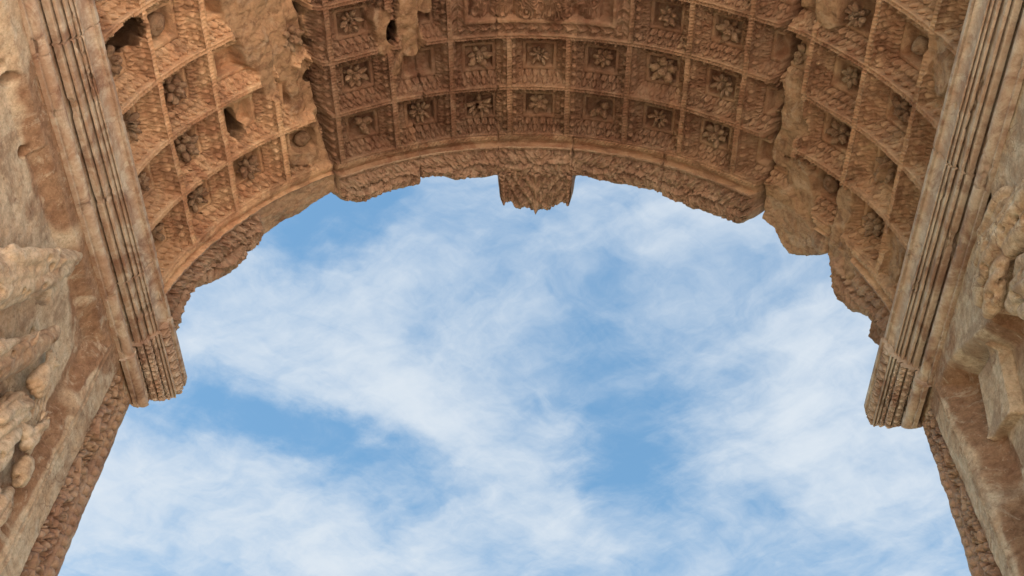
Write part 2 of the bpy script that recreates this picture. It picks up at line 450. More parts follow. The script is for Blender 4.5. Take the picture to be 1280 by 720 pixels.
# the figured panel at the crown of the vault
pu = 1.5 - np.abs(U); pw = W - 2.0
e_ = np.minimum(pu * DTH, pw * DW)
inp = (pu > 0) & (pw > 0)
alongp = np.where(pu * DTH < pw * DW, W * DW, U * DTH)
gar = acanthus(alongp, np.clip((e_ - .028) / .018, -1, 1), 26, .5) * .008
base = np.interp(e_, [0, .008, .010, .046, .048, .060, .063, .5], [0, 0, .012, .010, -.002, -.002, .045, .050])
fx = U * DTH; fy = W * DW
figs = np.zeros_like(U)
for (x0, y0, x1, y1, r) in [(-.19, .40, -.17, .60, .030), (-.12, .42, -.10, .66, .036), (-.03, .41, -.05, .70, .050), (.05, .43, .08, .62, .055), (.15, .41, .16, .58, .034), (-.16, .39, .02, .405, .016), (.02, .50, .13, .47, .028)]:
    d, _ = seg_dist(fx, fy, x0, y0, x1, y1)
    figs = np.maximum(figs, np.sqrt(np.clip(1 - (d / r) ** 2, 0, 1)) * r * .9)
figs = figs * (1 + .22 * np.sin((fx + .3 * fbm(fx * 12, fy * 9, 4, 3)) * 420 * .8)) + .004 * fbm(fx * 40, fy * 30, 3, 4)
pd = base - np.where(e_ > .063, figs, 0) + fbm(U * 19, W * 19, 6, 4, .6) * .0035
dep = np.where(inp, pd, dep)
orn = np.where(inp, np.where((e_ > .011) & (e_ < .045), gar * 1.4, 0), orn)
dep, worn = damage(THd, Y, dep)
TH = TH + UNDER[0]; Y = Y + UNDER[1]
dep = dep + .006 * fbm(U * .8, W * .8, 12, 3)
# blocks sit at slightly different levels
cent = ss(THd, -39.3, -38.6) * ss(-THd, -42.9, -42.4)
dep = dep - .010 * cent
Rr = 1.0 + dep
PV = toworld(Rr * np.sin(TH), Y, Rr * np.cos(TH))
_du = np.gradient(PV, axis=1); _dw = np.gradient(PV, axis=0)
_nn = np.cross(_du, _dw); _nn /= np.linalg.norm(_nn, axis=-1, keepdims=True) + 1e-12
_in = np.stack([-np.sin(TH), 0 * TH, -np.cos(TH)], -1)
_nn *= np.sign((_nn * _in).sum(-1, keepdims=True))
_fr = (np.abs(W - np.floor(W) - .5) > np.abs(U - np.round(U)))[..., None]
_nn = np.where(_fr, .18 * _nn + 1.0 * _in, .66 * _nn + .45 * _in)
PV = PV + _nn * (orn * (1 - worn) * ss(W, 0, .01) * S)[..., None]
LIT_TONE = np.interp(THd, [-90, -57.7, -57.5, -39.6, -39.2, -22.6, -22.4, -7.5, -7.3, 6.5, 6.7, 24, 24.2, 42.8, 43.3, 59, 59.4, 90], [.78, .82, .95, .9, .22, .3, .12, .18, .34, .3, .16, .2, .42, .36, .6, .55, .66, .6])  # block tones with the brighter left side and dim crown painted in
LIT_TONE = LIT_TONE + .22 * (vn(np.floor(U * .5 + .25) * 1.9 + .5, np.floor(W * .5) * 2.3 + .5, 6) - .5)
Um = (U[:-1, :-1] + U[1:, 1:]) / 2; Wm = (W[:-1, :-1] + W[1:, 1:]) / 2
ci = np.round(Um); ri = np.floor(Wm)
am = np.abs(Um - ci); bm = np.abs(Wm - ri - .5)
inside = (0.5 - np.maximum(am, bm) > .0375) & ~((np.abs(Um) < 1.5) & (Wm > 2.0))
panelm = (1.5 - np.abs(Um) > .05) & (Wm > 2.05)
grid_part('vault', PV, M_VAULT, ROOT, ~inside & ~panelm, {'worn': worn, 'lit_tone': LIT_TONE}, label='coffered barrel vault of brown weathered marble')
grid_part('relief_panel', PV, M_VAULT, ROOT, panelm, {'worn': worn, 'lit_tone': LIT_TONE}, label='figured relief panel framed by a garland at the crown of the vault')


# rosettes -----------------------------------------------------------
def ellipsoid(nu=12, nv=8):
    a = np.linspace(0, 2 * math.pi, nu, endpoint=False); b = np.linspace(0, math.pi, nv)
    A, B = np.meshgrid(a, b)
    V = np.stack([np.sin(B) * np.cos(A), np.sin(B) * np.sin(A), np.cos(B)], -1).reshape(-1, 3)
    F = []
    for j in range(nv - 1):
        for i in range(nu):
            F.append((j * nu + i, j * nu + (i + 1) % nu, (j + 1) * nu + (i + 1) % nu, (j + 1) * nu + i))
    return V, np.array(F)


EV, EF = ellipsoid()


def rosette_mesh(kind, seed):
    """local frame: z points towards the viewer below; size about 0.1 m"""
    r = np.random.RandomState(seed); Vs = []; Fs = []; nb = 0
    def add(scale, rot, off):
        nonlocal nb
        V = EV * np.array(scale); V = V @ rot.T + np.array(off)
        V = V * (1 + .17 * fbm(V[:, 0] * 60 + seed, V[:, 1] * 60 + V[:, 2] * 40, seed % 9, 3)[:, None])
        Vs.append(V); Fs.append(EF + nb); nb += len(V)
    def rz(a): return np.array([[math.cos(a), -math.sin(a), 0], [math.sin(a), math.cos(a), 0], [0, 0, 1]])
    def ry(a): return np.array([[math.cos(a), 0, math.sin(a)], [0, 1, 0], [-math.sin(a), 0, math.cos(a)]])
    k = kind % 6
    if k == 5:                                # worn disc
        add((.072, .072, .030), np.eye(3), (0, 0, .012))
        add((.030, .034, .020), np.eye(3), (.01, .0, .032))
    else:
        n = (5, 6, 10, 4, 7)[k]
        R0 = (.060, .056, .062, .050, .058)[k]
        wd = (.034, .027, .018, .036, .024)[k]
        ph = r.rand() * 6
        for i in range(n):
            if r.rand() < .16: continue
            a = ph + i * 2 * math.pi / n + r.randn() * .06
            L = (.040, .042, .044, .042, .040)[k] * (1 + r.randn() * .08)
            add((L, wd, .018), rz(a) @ ry(-.35 + r.randn() * .1), (R0 * math.cos(a), R0 * math.sin(a), .040 + r.rand() * .008))
            if k in (0, 3):
                add((.022, .020, .014), rz(a) @ ry(.5), (1.55 * R0 * math.cos(a), 1.55 * R0 * math.sin(a), .050))
        if k in (0, 1, 4):
            for i in range(n):
                a = ph + (i + .5) * 2 * math.pi / n
                add((.034, wd * .7, .012), rz(a), (R0 * 1.0 * math.cos(a), R0 * 1.0 * math.sin(a), .020))
        add((.024, .024, .030), np.eye(3), (0, 0, .055))
        for i in range(5 if k != 2 else 8):
            a = i * 2 * math.pi / 5
            add((.012, .012, .014), np.eye(3), (.020 * math.cos(a), .020 * math.sin(a), .066))
        add((.035, .035, .045), np.eye(3), (0, 0, .015))
    return raw_mesh('rosette', np.concatenate(Vs), np.concatenate(Fs), True)


ROSES = [rosette_mesh(i, 20 + i) for i in range(12)]
for me in ROSES: me.materials.append(M_ROSE)

NO_ROSE = {(-4, 2), (-2, 2), (-5, 2), (-4, 4), (-5, 4), (4, 1), (7, 4), (-2, 3), (4, 2), (-5, 3), (7, 1), (4, 4)}
DISC = {(6, 4), (-6, 4), (5, 1), (-4, 1)}
SIDE = {-7: 'outermost left', -6: 'second from the left cornice', -5: 'third from the left cornice', -4: 'left of the joint', -3: 'right of the left joint', -2: 'far left of the crown', -1: 'just left of the crown',
        0: 'at the crown', 1: 'just right of the crown', 2: 'far right of the crown', 3: 'left of the right joint', 4: 'on the right joint', 5: 'right of the right joint', 6: 'second from the right cornice', 7: 'beside the right cornice'}
rr = np.random.RandomState(5)
cnt = 0
for k in range(-7, 8):
    for r in range(1, 6):
        if abs(k) <= 1 and r >= 3: continue
        m = inside & (ci == k) & (ri == r - 1)
        if not m.any(): continue
        thc = float(th_of(k)); yc = float(y_of(np.float64(k), r - .5))
        rad = 1.072
        org = toworld(np.float64(rad * math.sin(thc)), np.float64(yc), np.float64(rad * math.cos(thc)))
        c = grid_part('coffer', PV, M_VAULT, ROOT, m, {'worn': worn, 'lit_tone': LIT_TONE}, origin=org)
        if (k, r) not in NO_ROSE:
            # local frame: z axis points to the vault axis
            zx = np.array([-math.sin(thc), 0, -math.cos(thc)]); xx = np.array([0, 1, 0]); yy = np.cross(zx, xx)
            idx = cnt % 12
            me = ROSES[5 if (k, r) in DISC else (idx if idx not in (5, 11) else 2)]
            o = bpy.data.objects.new('rosette', me); COL.objects.link(o); o.parent = c
            jx = rr.randn(3) * .006; s = .98 + rr.randn() * .09
            if k == 4: jx = jx + np.array([.07, .0, -.05])
            M = Matrix(((xx[0], yy[0], zx[0]), (xx[1], yy[1], zx[1]), (xx[2], yy[2], zx[2]))) @ Matrix.Rotation(rr.rand() * 6.28, 3, 'Z')
            o.matrix_local = Matrix.Translation(Vector(jx)) @ M.to_4x4() @ Matrix.Diagonal((s, s * (1 + rr.randn() * .06), s * (1.35 + rr.rand() * .5), 1))
            cnt += 1

# stubs of rosettes left on the worn patches
# hidden rear half of the vault: the same coffering, coarse
uc = np.linspace(-7.5, 7.5, 15 * 20 + 1); wc = np.linspace(RW, 8.7, 75)
Uc2, Wc2 = np.meshgrid(uc, wc)
dc, _ = coffer_depth(Uc2, np.minimum(Wc2, 7.999))
dc = np.where(Wc2 >= 8, 0, dc)
thc2 = th_of(Uc2); yc2 = y_of(Uc2, Wc2)
RR2 = 1 + dc
grid_part('rear_vault', toworld(RR2 * np.sin(thc2), yc2, RR2 * np.cos(thc2)), M_VAULT, ROOT)

# ------------------------------------------------------------------ front edge: rope, fascia and the leaf-carved band
tt = np.linspace(0, 1, 84)
U3, T3 = np.meshgrid(uu, tt)
TH3 = th_of(U3); THd3 = np.degrees(TH3)
y0 = y_of(U3, 0.0)
yf = np.interp(THd3, SIL[:, 0], SIL[:, 1]) + .005 * fbm(THd3 * .6, THd3 * 0 + 3, 5, 5, .55)
Y3 = y0 + (yf - y0) * T3
e3 = Y3 - y0
leafy = np.clip(1 - ss(THd3, -56, -54) * ss(-THd3, 38.2, 39.2) - ss(THd3, 42.6, 43.4) * ss(-THd3, -61, -60), 0, 1)
rope3 = np.cos(2 * math.pi * (U3 * 15 + e3 * 60))
d3 = np.interp(e3, [0, .002, .016, .018, .034, .036, .043, .045, .058, .20], [0, -.001, .001, .006, .012, -.005, -.005, .005, .006, .000])
d3 = d3 - np.where((e3 > .003) & (e3 < .015), .0025 * rope3, 0)
q3 = (Y3 - (y0 + .052)) / np.maximum(yf - y0 - .052, .01) * 2 - 1
arc = TH3
lf0 = acanthus(arc * np.where(THd3 < 0, 1, -1), np.clip(q3, -1, 1), 30, .9) * (.017 + .006 * ss(-THd3, 52, 58) + .006 * ss(THd3, 60, 64))
qs = (Y3 - y0 - .052)
sgn = np.sign(q3)
sx = arc * np.where(THd3 < 0, 1, -1) + np.abs(q3) * .035
wd_, wh = worley(sx * 34 + sgn * 7, np.abs(q3) * 1.5 + 20 * sgn, 2, .7)
bush = np.sqrt(np.clip(1 - (wd_ / .62) ** 2, 0, 1)) * (.6 + .6 * wh) - .45
wd2, wh2 = worley(arc * 70, Y3 * 75, 4, .9)
small = np.sqrt(np.clip(1 - (wd2 / .6) ** 2, 0, 1)) - .5
stm = np.exp(-((q3 + .25 * np.sin(arc * 24)) / .10) ** 2)
def leafband(s_, v_):
    s2_ = s_ - np.floor(s_) - .5
    w_ = .50 * np.sqrt(np.clip(np.sin(np.pi * np.clip(v_, 0, 1) ** .75), 0, 1)) + .05 * np.sin(v_ * 26)
    m_ = ss(w_ - np.abs(s2_), -.02, .09)
    return m_ * (.55 + .5 * v_ - .5 * np.exp(-(s2_ / .07) ** 2) + .18 * np.cos(s2_ * 30)) - .75 * (1 - m_)
lv = leafband((sx + .012 * fbm(arc * 12, Y3 * 20, 2, 3)) * 30 + sgn * .3, np.abs(q3 * 1.08))
bl = vn(arc * 7, Y3 * 9, 12)
lf = lv * .011 * (.5 + .7 * bl) + bush * .007 + small * .006 * vn(arc * 14, Y3 * 14, 6) + stm * .010
lf = lf * (1 + .35 * ss(-THd3, 52, 58)) * (.75 + .6 * vn(arc * 22, Y3 * 40, 3)) + .006 * fbm(arc * 42, Y3 * 42, 7, 4, .6)
beads = np.cos(arc * 2 * math.pi * 52) * .003
bm3 = (q3 > -1) & (q3 < .98)
d3 = d3 - np.where(bm3, lf, 0) * leafy * ss(q3, -1, -.9) * ss(-q3, -.90, -.62) - np.where((q3 > .68) & (q3 < .88), beads, 0) * leafy - np.where((e3 > .044) & (e3 < .052), beads, 0) * leafy
pl = 1 - leafy
d3 = d3 * (1 - pl * ss(e3, .03, .05)) + pl * ss(e3, .03, .05) * (.010 + .010 * fbm(arc * 8, Y3 * 22, 4, 5, .6))
# the worn stretches bulge and slope away
UNDER[:] = [0.0, 0.0]
d3, w3 = damage(THd3, Y3, d3)
w3 = np.maximum(w3, pl * ss(e3, .03, .05) * .8)
d3 = d3 + ss(T3, .93, 1.0) * .012 * (1 + .6 * fbm(arc * 30, Y3 * 4, 2, 3)) + .004 * fbm(U3 * 8, Y3 * 40, 3, 4, .6)
cent3 = ss(THd3, -39.3, -38.6) * ss(-THd3, -42.9, -42.4)
d3 = d3 - .010 * cent3 * (1 - ss(T3, .0, .05) * 0) - .006 * cent3 * ss(e3, .03, .05)
d3[0] = dep[0]
R3 = 1 + d3
# the face of the arch ring behind the edge
ext = []
for rr_, fy_ in ((.012, -.001), (.030, -.004), (.060, -.010), (.10, -.012), (.16, -.012)):
    n_ = .006 * fbm(arc[-1] * 20, arc[-1] * 0 + rr_ * 30, 6, 4, .6)
    ext.append((R3[-1] + rr_, Y3[-1] + fy_ + n_))
ext.append((np.full_like(R3[-1], 1.19), np.full_like(R3[-1], 2.085)))
Rall = np.vstack([R3] + [e[0][None] for e in ext]); Yall = np.vstack([Y3] + [e[1][None] for e in ext])
Tall = np.vstack([TH3] + [TH3[-1][None]] * len(ext))
w3a = np.vstack([w3] + [w3[-1][None]] * len(ext))
P3 = toworld(Rall * np.sin(Tall), Yall, Rall * np.cos(Tall))
thm = np.degrees(Tall[:-1, :-1]); rows = np.arange(P3.shape[0] - 1)[:, None] + 0 * thm
e3m = np.vstack([e3, np.repeat(e3[-1:] + 1, len(ext), 0)])[:-1, :-1]
lit_tone3 = np.interp(np.degrees(Tall), [-90, -57.7, -57.5, -39.6, -39.2, 6.5, 24, 42.8, 43.3, 90], [.95, 1.0, .9, .85, .35, .42, .45, .5, .7, .7])  # fascia carries the same painted light, brightest on the left
grid_part('fascia', P3, M_VAULT, ROOT, e3m < .036, {'worn': w3a, 'lit_tone': lit_tone3}, label='plain fascia with a rope moulding round the edge of the vault')
edges = [-90, -57.6, -38.8, -22.5, -7.45, 6.5, 24.05, 43.1, 59.2, 90]
labs = ['deeply undercut leaf carving with a twisted stem', 'plain patched stretch without carving', 'broken leaf carving left of the keystone', 'leaf carving with small beads', 'leaf carving above the keystone',
        'spiral shell leaf carving', 'bushy leaf carving on the right', 'plain patched stretch bulging into the opening', 'broken leaf carving above the right cornice']
for i in range(len(edges) - 1):
    grid_part('carved_band', P3, M_BAND, ROOT, (e3m >= .036) & (thm >= edges[i]) & (thm < edges[i + 1]), {'worn': w3a}, label=labs[i])

# ------------------------------------------------------------------ keystone console
KS = np.array([(-7.46, 2.17), (-7.2, 2.215), (-6.66, 2.240), (-5.0, 2.243), (-4.2, 2.262), (-3.3, 2.270), (-1.6, 2.262), (-.9, 2.280), (-.31, 2.290), (.3, 2.276), (1.2, 2.262), (2.24, 2.279), (2.9, 2.255), (3.7, 2.243), (5.2, 2.240), (6.18, 2.238), (6.6, 2.20), (6.75, 2.15)])
kt = np.linspace(-7.45, 6.7, 150); kk = np.linspace(0, 1, 110)
KT, KK = np.meshgrid(kt, kk)
kf = np.interp(KT, KS[:, 0], KS[:, 1]) + .003 * fbm(KT * 1.6, KT * 0, 3, 3)
KY = 2.100 + (kf - 2.100) * KK
kc = (KT + .31) / 6.9
stem = np.exp(-(kc / .05) ** 2) * .016 * (1 - .3 * KK)
rad_ = np.abs(kc) * 1.2 + (1 - KK) * .25
lobe = np.sin((np.abs(kc) * 2.2 + KK * 1.9) * 9 + .5 * fbm(kc * 5, KK * 5, 3, 3)) * .008 * ss(.82 - np.abs(kc), 0, .08)
wk, wkh = worley(kc * 6 + 9, KY * 85 + kc * 2, 5, .8)
lobe = lobe + (np.sqrt(np.clip(1 - (wk / .6) ** 2, 0, 1)) - .45) * .011 * ss(np.abs(kc), .05, .12)
edge = ss(np.abs(kc), .84, .90) * .014 * (1 + .5 * np.sin(KK * 55))
curl = .03 * ss(KK, .8, 1) ** 2
kd = -(.006 + stem + lobe + edge + .006 * fbm(KT * 2.2, KY * 40, 7, 4, .6)) + curl - .010 * np.exp(-((KK - .03) / .02) ** 2)
KR = 1 + kd
KX = np.radians(KT) + 0.002 * fbm(KY * 60, KT * 0 + np.sign(kc) * 3, 4, 3) * ss(np.abs(kc), .9, 1.0)
Pk = toworld(KR * np.sin(KX), KY, KR * np.cos(KX))
key = grid_part('keystone', Pk, M_BAND, ROOT, label='projecting keystone console with an acanthus leaf and stem')
# flanks and front of the console
def strip(line, ups, name, mat, parent, label=None):
    rows_ = [line]
    for (dr, dy) in ups:
        rows_.append((line[0] + dr, line[1], line[2] + dy))
    R_ = np.stack([r[0] for r in rows_]); T_ = np.stack([r[1] for r in rows_]); Y_ = np.stack([r[2] for r in rows_])
    n_ = .006 * fbm(T_ * 40 + R_ * 30, Y_ * 30 + R_ * 25, 5, 4, .6); n_[0] = 0
    R_ = R_ + n_ * .5; Y_ = Y_ + n_
    return grid_part(name, toworld(R_ * np.sin(T_), Y_, R_ * np.cos(T_)), mat, parent, label=label)
strip((KR[-1], KX[-1], KY[-1]), [(.004 + .006 * i, -.0006 * i * i * .6) for i in range(1, 24)], 'console_front', M_BAND, key)
strip((KR[:, 0], KX[:, 0], KY[:, 0]), [(.012 * i, 0) for i in range(1, 24)], 'console_side', M_BAND, key)
strip((KR[:, -1], KX[:, -1], KY[:, -1]), [(.012 * i, 0) for i in range(1, 24)], 'console_side', M_BAND, key)

# ------------------------------------------------------------------ impost cornices
prof = [(0.0, -.150), (.011, -.150), (.0115, -.144), (.007, -.143)]
prof += [(.012 + .017 * math.cos(a), -.128 + .015 * math.sin(a)) for a in np.linspace(-math.pi * .62, math.pi * .45, 12)]
prof += [(.014, -.111), (.0145, -.091), (.0150, -.074), (.0200, -.074), (.0205, -.0900), (.032, -.0895), (.0345, -.088), (.0345, -.083), (.0350, -.069),
         (.0385, -.069), (.0390, -.0815), (.0440, -.081), (.0455, -.079), (.0455, -.064), (.0460, -.046), (.0505, -.046), (.0510, -.0625), (.0555, -.062), (.0565, -.060),
         (.0565, -.053), (.0570, -.040), (.0595, -.040), (.0600, -.0515), (.0630, -.051), (.0632, -.045), (.0636, -.032), (.0660, -.032), (.0664, -.0435), (.0690, -.043), (.0692, -.036), (.0660, -.035)]
prof += [(.067 + .012 * (1 - math.cos(a)), -.033 + .032 * math.sin(a)) for a in np.linspace(0, math.pi / 2, 8)]
prof += [(.0755, .002), (.0755, .009), (.081, .0095), (.082, .012), (.082, .024), (.080, .027), (.02, .034), (-.02, .036)]
prof = np.array(prof)
pl_ = np.concatenate([[0], np.cumsum(np.hypot(*np.diff(prof, axis=0).T))])


def cornice(side, y0c, y1c, ny, ornate, label, y1b=None):
    sp = np.unique(np.concatenate([np.linspace(0, pl_[-1], 360 if ornate else 320), pl_]))
    px = np.interp(sp, pl_, prof[:, 0]); pz = np.interp(sp, pl_, prof[:, 1])
    ys = np.linspace(y0c, y1c, ny)
    YY, SP = np.meshgrid(ys, sp)
    if ornate:
        ye = np.interp(sp, [0, pl_[-1] * .25, pl_[-1] * .7, pl_[-1]], [y1b, y1b + (y1c - y1b) * .5, y1c, y1c])[:, None] + .004 * fbm(SP[:, :1] * 40, SP[:, :1] * 0, 5, 3)
        YY = y0c + (YY - y0c) * (ye - y0c) / (y1c - y0c)
    PX = px[:, None] + 0 * YY; PZ = pz[:, None] + 0 * YY
    tx = np.gradient(px, sp + np.arange(len(sp)) * 1e-9); tz = np.gradient(pz, sp + np.arange(len(sp)) * 1e-9)
    nl = np.hypot(tx, tz) + 1e-9
    nx = (-tz / nl)[:, None]; nz = (tx / nl)[:, None]      # outward: down/in
    nx, nz = -nx, -nz
    sd_ = 3 if side < 0 else 8
    vis = ss(SP, 0, .01) * ss(pl_[-1] - .07 - SP, 0, .01)
    dsp = fbm(SP * 40, YY * 24, sd_, 5, .6) * .0007 + fbm(SP * 8, YY * 3, sd_ + 2, 3) * .0007
    # chips along the arrises
    ch = ss(fbm(SP * 14, YY * 11, sd_ + 4, 4, .6), .42, .6)
    dsp = dsp - ch * .004 - .003 * ss(fbm(SP * 3, YY * 16, sd_ + 7, 4), .45, .6)
    if ornate:
        dsp = dsp * .8
        def band(s0, s1): return np.clip((SP - s0) / (s1 - s0), 0, 1), (SP > s0) & (SP < s1)
        def pos_of(x, z): return pl_[np.argmin(np.hypot(prof[:, 0] - x, prof[:, 1] - z))]
        q, m = band(pos_of(.014, -.111), pos_of(.0145, -.091)); dsp = dsp + np.where(m, leaf_row(YY, q, 50) * .009, 0)
        q, m = band(pos_of(.0205, -.0900), pos_of(.0345, -.083)); dsp = dsp + np.where(m, egg_row(YY, q, 42) * .010, 0)
        q, m = band(pos_of(.0390, -.0815), pos_of(.0455, -.079)); dsp = dsp + np.where(m, np.cos(YY * 2 * math.pi * 66) * .003, 0)
        q, m = band(pos_of(.0455, -.079), pos_of(.0455, -.064)); dsp = dsp + np.where(m, leaf_row(YY, q, 46) * .008, 0)
        q, m = band(pos_of(.0510, -.0625), pos_of(.0565, -.053)); dsp = dsp + np.where(m, egg_row(YY, q, 48) * .007, 0)
        q, m = band(pos_of(.067, -.033), pos_of(.079, -.001)); dsp = dsp + np.where(m, leaf_row(YY, 1 - q, 36) * .012, 0)
        PX = PX + (.004 if side < 0 else .009)
        PZ = PZ - .009
    PX = PX + nx * dsp * vis; PZ = PZ + nz * dsp * vis
    X = side * (1.0 - PX)
    if not ornate:
        for yj in ((1.12, 1.76) if side < 0 else (1.38,)):
            X = X + side * .005 * np.exp(-((YY - yj - .002 * fbm(SP * 30, YY * 0, 2, 3)) / .0022) ** 2)
            X = X + side * .0012 * (YY > yj)
    # break the lip here and there
    if not ornate and side < 0:
        notch = ss(1.36 - YY, 0, .012) * ss(SP, pl_[-1] - .09 - .02, pl_[-1] - .09)
        X = X - .006 * notch * (1 + .5 * fbm(YY * 60, SP * 10, 4, 3)); PZ = PZ + .004 * notch
    if ornate:
        # worn outer corner towards the open end
        endw = ss(YY, y1c - .030, y1c) ** 2
        rnd = ss(SP, pl_[-1] * .45, pl_[-1] * .8)
        X = X + side * .006 * endw * rnd; PZ = PZ + .010 * endw * rnd * 0
    P = toworld(X, YY + 0 * SP, PZ)
    if ornate:
        # close both ends: fans towards the wall behind
        def cap(col, dy):
            a = P[:, col]; n2 = 10
            rows_ = [a]
            tgt = toworld(np.full(len(a), side * 1.03), np.full(len(a), 2.07 if dy > 0 else ys[col] + dy), np.clip(PZ[:, col], -.150, .03))
            for i in range(1, n2 + 1):
                f = i / n2
                b = a * (1 - f) + tgt * f
                nn = fbm(b[:, 0] * 14, b[:, 2] * 14, 5, 4, .6) * .012 * (1 if dy > 0 else .3)
                b = b.copy(); b[:, 1] += nn * min(1, f * 4) + (.012 * math.sin(math.pi * min(1, f * 2)) if dy > 0 else 0)
                rows_.append(b)
            return np.stack(rows_)
        c = grid_part('ornate_impost', P, M_CORN, ROOT, label=label)
        grid_part('end_face', cap(-1, .004), M_CORN, c)
        grid_part('end_face', cap(0, -.001), M_CORN, c)
        return c
    return grid_part('cornice', P, M_CORN, ROOT, label=label)


cornice(-1, .40, 1.958, 760, False, 'left impost cornice with plain parallel mouldings')
cornice(1, .40, 1.945, 760, False, 'right impost cornice with plain parallel mouldings')
cornice(-1, 1.952, 2.185, 260, True, 'left end of the impost carved with eggs and leaves', 2.112)
cornice(1, 1.940, 2.195, 260, True, 'right end of the impost carved with eggs and leaves', 2.075)

# ------------------------------------------------------------------ pier walls with their relief panels
FIG_L = []
FIG_R = [('slab', 1.66, -.33, 1.80, -.33, .020, .020, .030, 0)]

# free-standing relief figures: chains of (y, z, height off the wall, radius), fold direction in degrees (None: bare)
BODY_L = [
    ('carved_horse', 'horse head stretched forward, worn mane on its neck', 60,
     [[(1.30, -.66, .00, .085), (1.39, -.54, .02, .075), (1.455, -.445, .045, .055), (1.49, -.375, .062, .043), (1.525, -.310, .066, .030), (1.552, -.262, .066, .021)],
      [(1.50, -.345, .085, .018), (1.535, -.285, .088, .013)], [(1.462, -.395, .09, .012), (1.452, -.365, .10, .006)], [(1.485, -.392, .095, .012), (1.480, -.360, .108, .006)],
      [(1.36, -.50, .07, .026), (1.42, -.43, .09, .022), (1.455, -.385, .095, .014)]]),
    ('carved_horse', 'second horse head below the first', 58,
     [[(1.42, -.82, .00, .075), (1.49, -.70, .02, .062), (1.545, -.60, .042, .046), (1.580, -.525, .055, .036), (1.612, -.455, .058, .022), (1.622, -.425, .056, .017)],
      [(1.55, -.545, .085, .012), (1.542, -.520, .094, .006)], [(1.590, -.50, .075, .016), (1.61, -.46, .076, .012)], [(1.47, -.66, .07, .024), (1.53, -.57, .08, .016)]]),
    ('carved_figure', 'draped man with his head turned and one arm raised', 62,
     [[(1.665, -.545, .050, .034), (1.662, -.520, .055, .030)], [(1.665, -.60, .030, .026), (1.66, -.64, .020, .052), (1.66, -.72, .015, .058), (1.665, -.84, .010, .060), (1.67, -.98, .005, .064)],
      [(1.69, -.63, .045, .022), (1.725, -.66, .06, .019), (1.735, -.60, .062, .015), (1.735, -.575, .062, .014)], [(1.625, -.64, .05, .020), (1.60, -.70, .055, .018)]]),
    ('carved_figure', 'draped man nearer the front with a worn face', 70,
     [[(1.775, -.70, .040, .031), (1.772, -.678, .045, .027)], [(1.775, -.755, .020, .024), (1.77, -.80, .015, .046), (1.77, -.88, .010, .052), (1.775, -1.0, .005, .058)],
      [(1.74, -.79, .04, .018), (1.715, -.83, .048, .016)]])]
BODY_R = [
    ('carved_figure', 'draped torso leaning out of the panel with deep folds', 10,
     [[(1.20, -.40, .00, .075), (1.31, -.355, .030, .066), (1.41, -.325, .045, .056), (1.475, -.320, .048, .042)], [(1.50, -.318, .060, .034), (1.522, -.330, .064, .028)],
      [(1.40, -.375, .07, .024), (1.46, -.40, .075, .022), (1.51, -.385, .07, .017)], [(1.30, -.29, .06, .024), (1.40, -.272, .07, .020), (1.47, -.285, .07, .016)]]),
    ('carved_figure', 'lower draped body under the leaning torso', 35,
     [[(1.22, -.56, .00, .070), (1.32, -.49, .022, .056), (1.40, -.445, .03, .042), (1.45, -.44, .03, .028)], [(1.36, -.54, .04, .026), (1.42, -.50, .045, .020)]]),
    ('carved_figure', 'draped standing body low on the panel', 80,
     [[(1.66, -.70, .00, .030), (1.655, -.78, .00, .046), (1.655, -.90, .00, .055), (1.66, -1.02, .0, .06)], [(1.69, -.76, .02, .018), (1.72, -.84, .025, .016)]])]


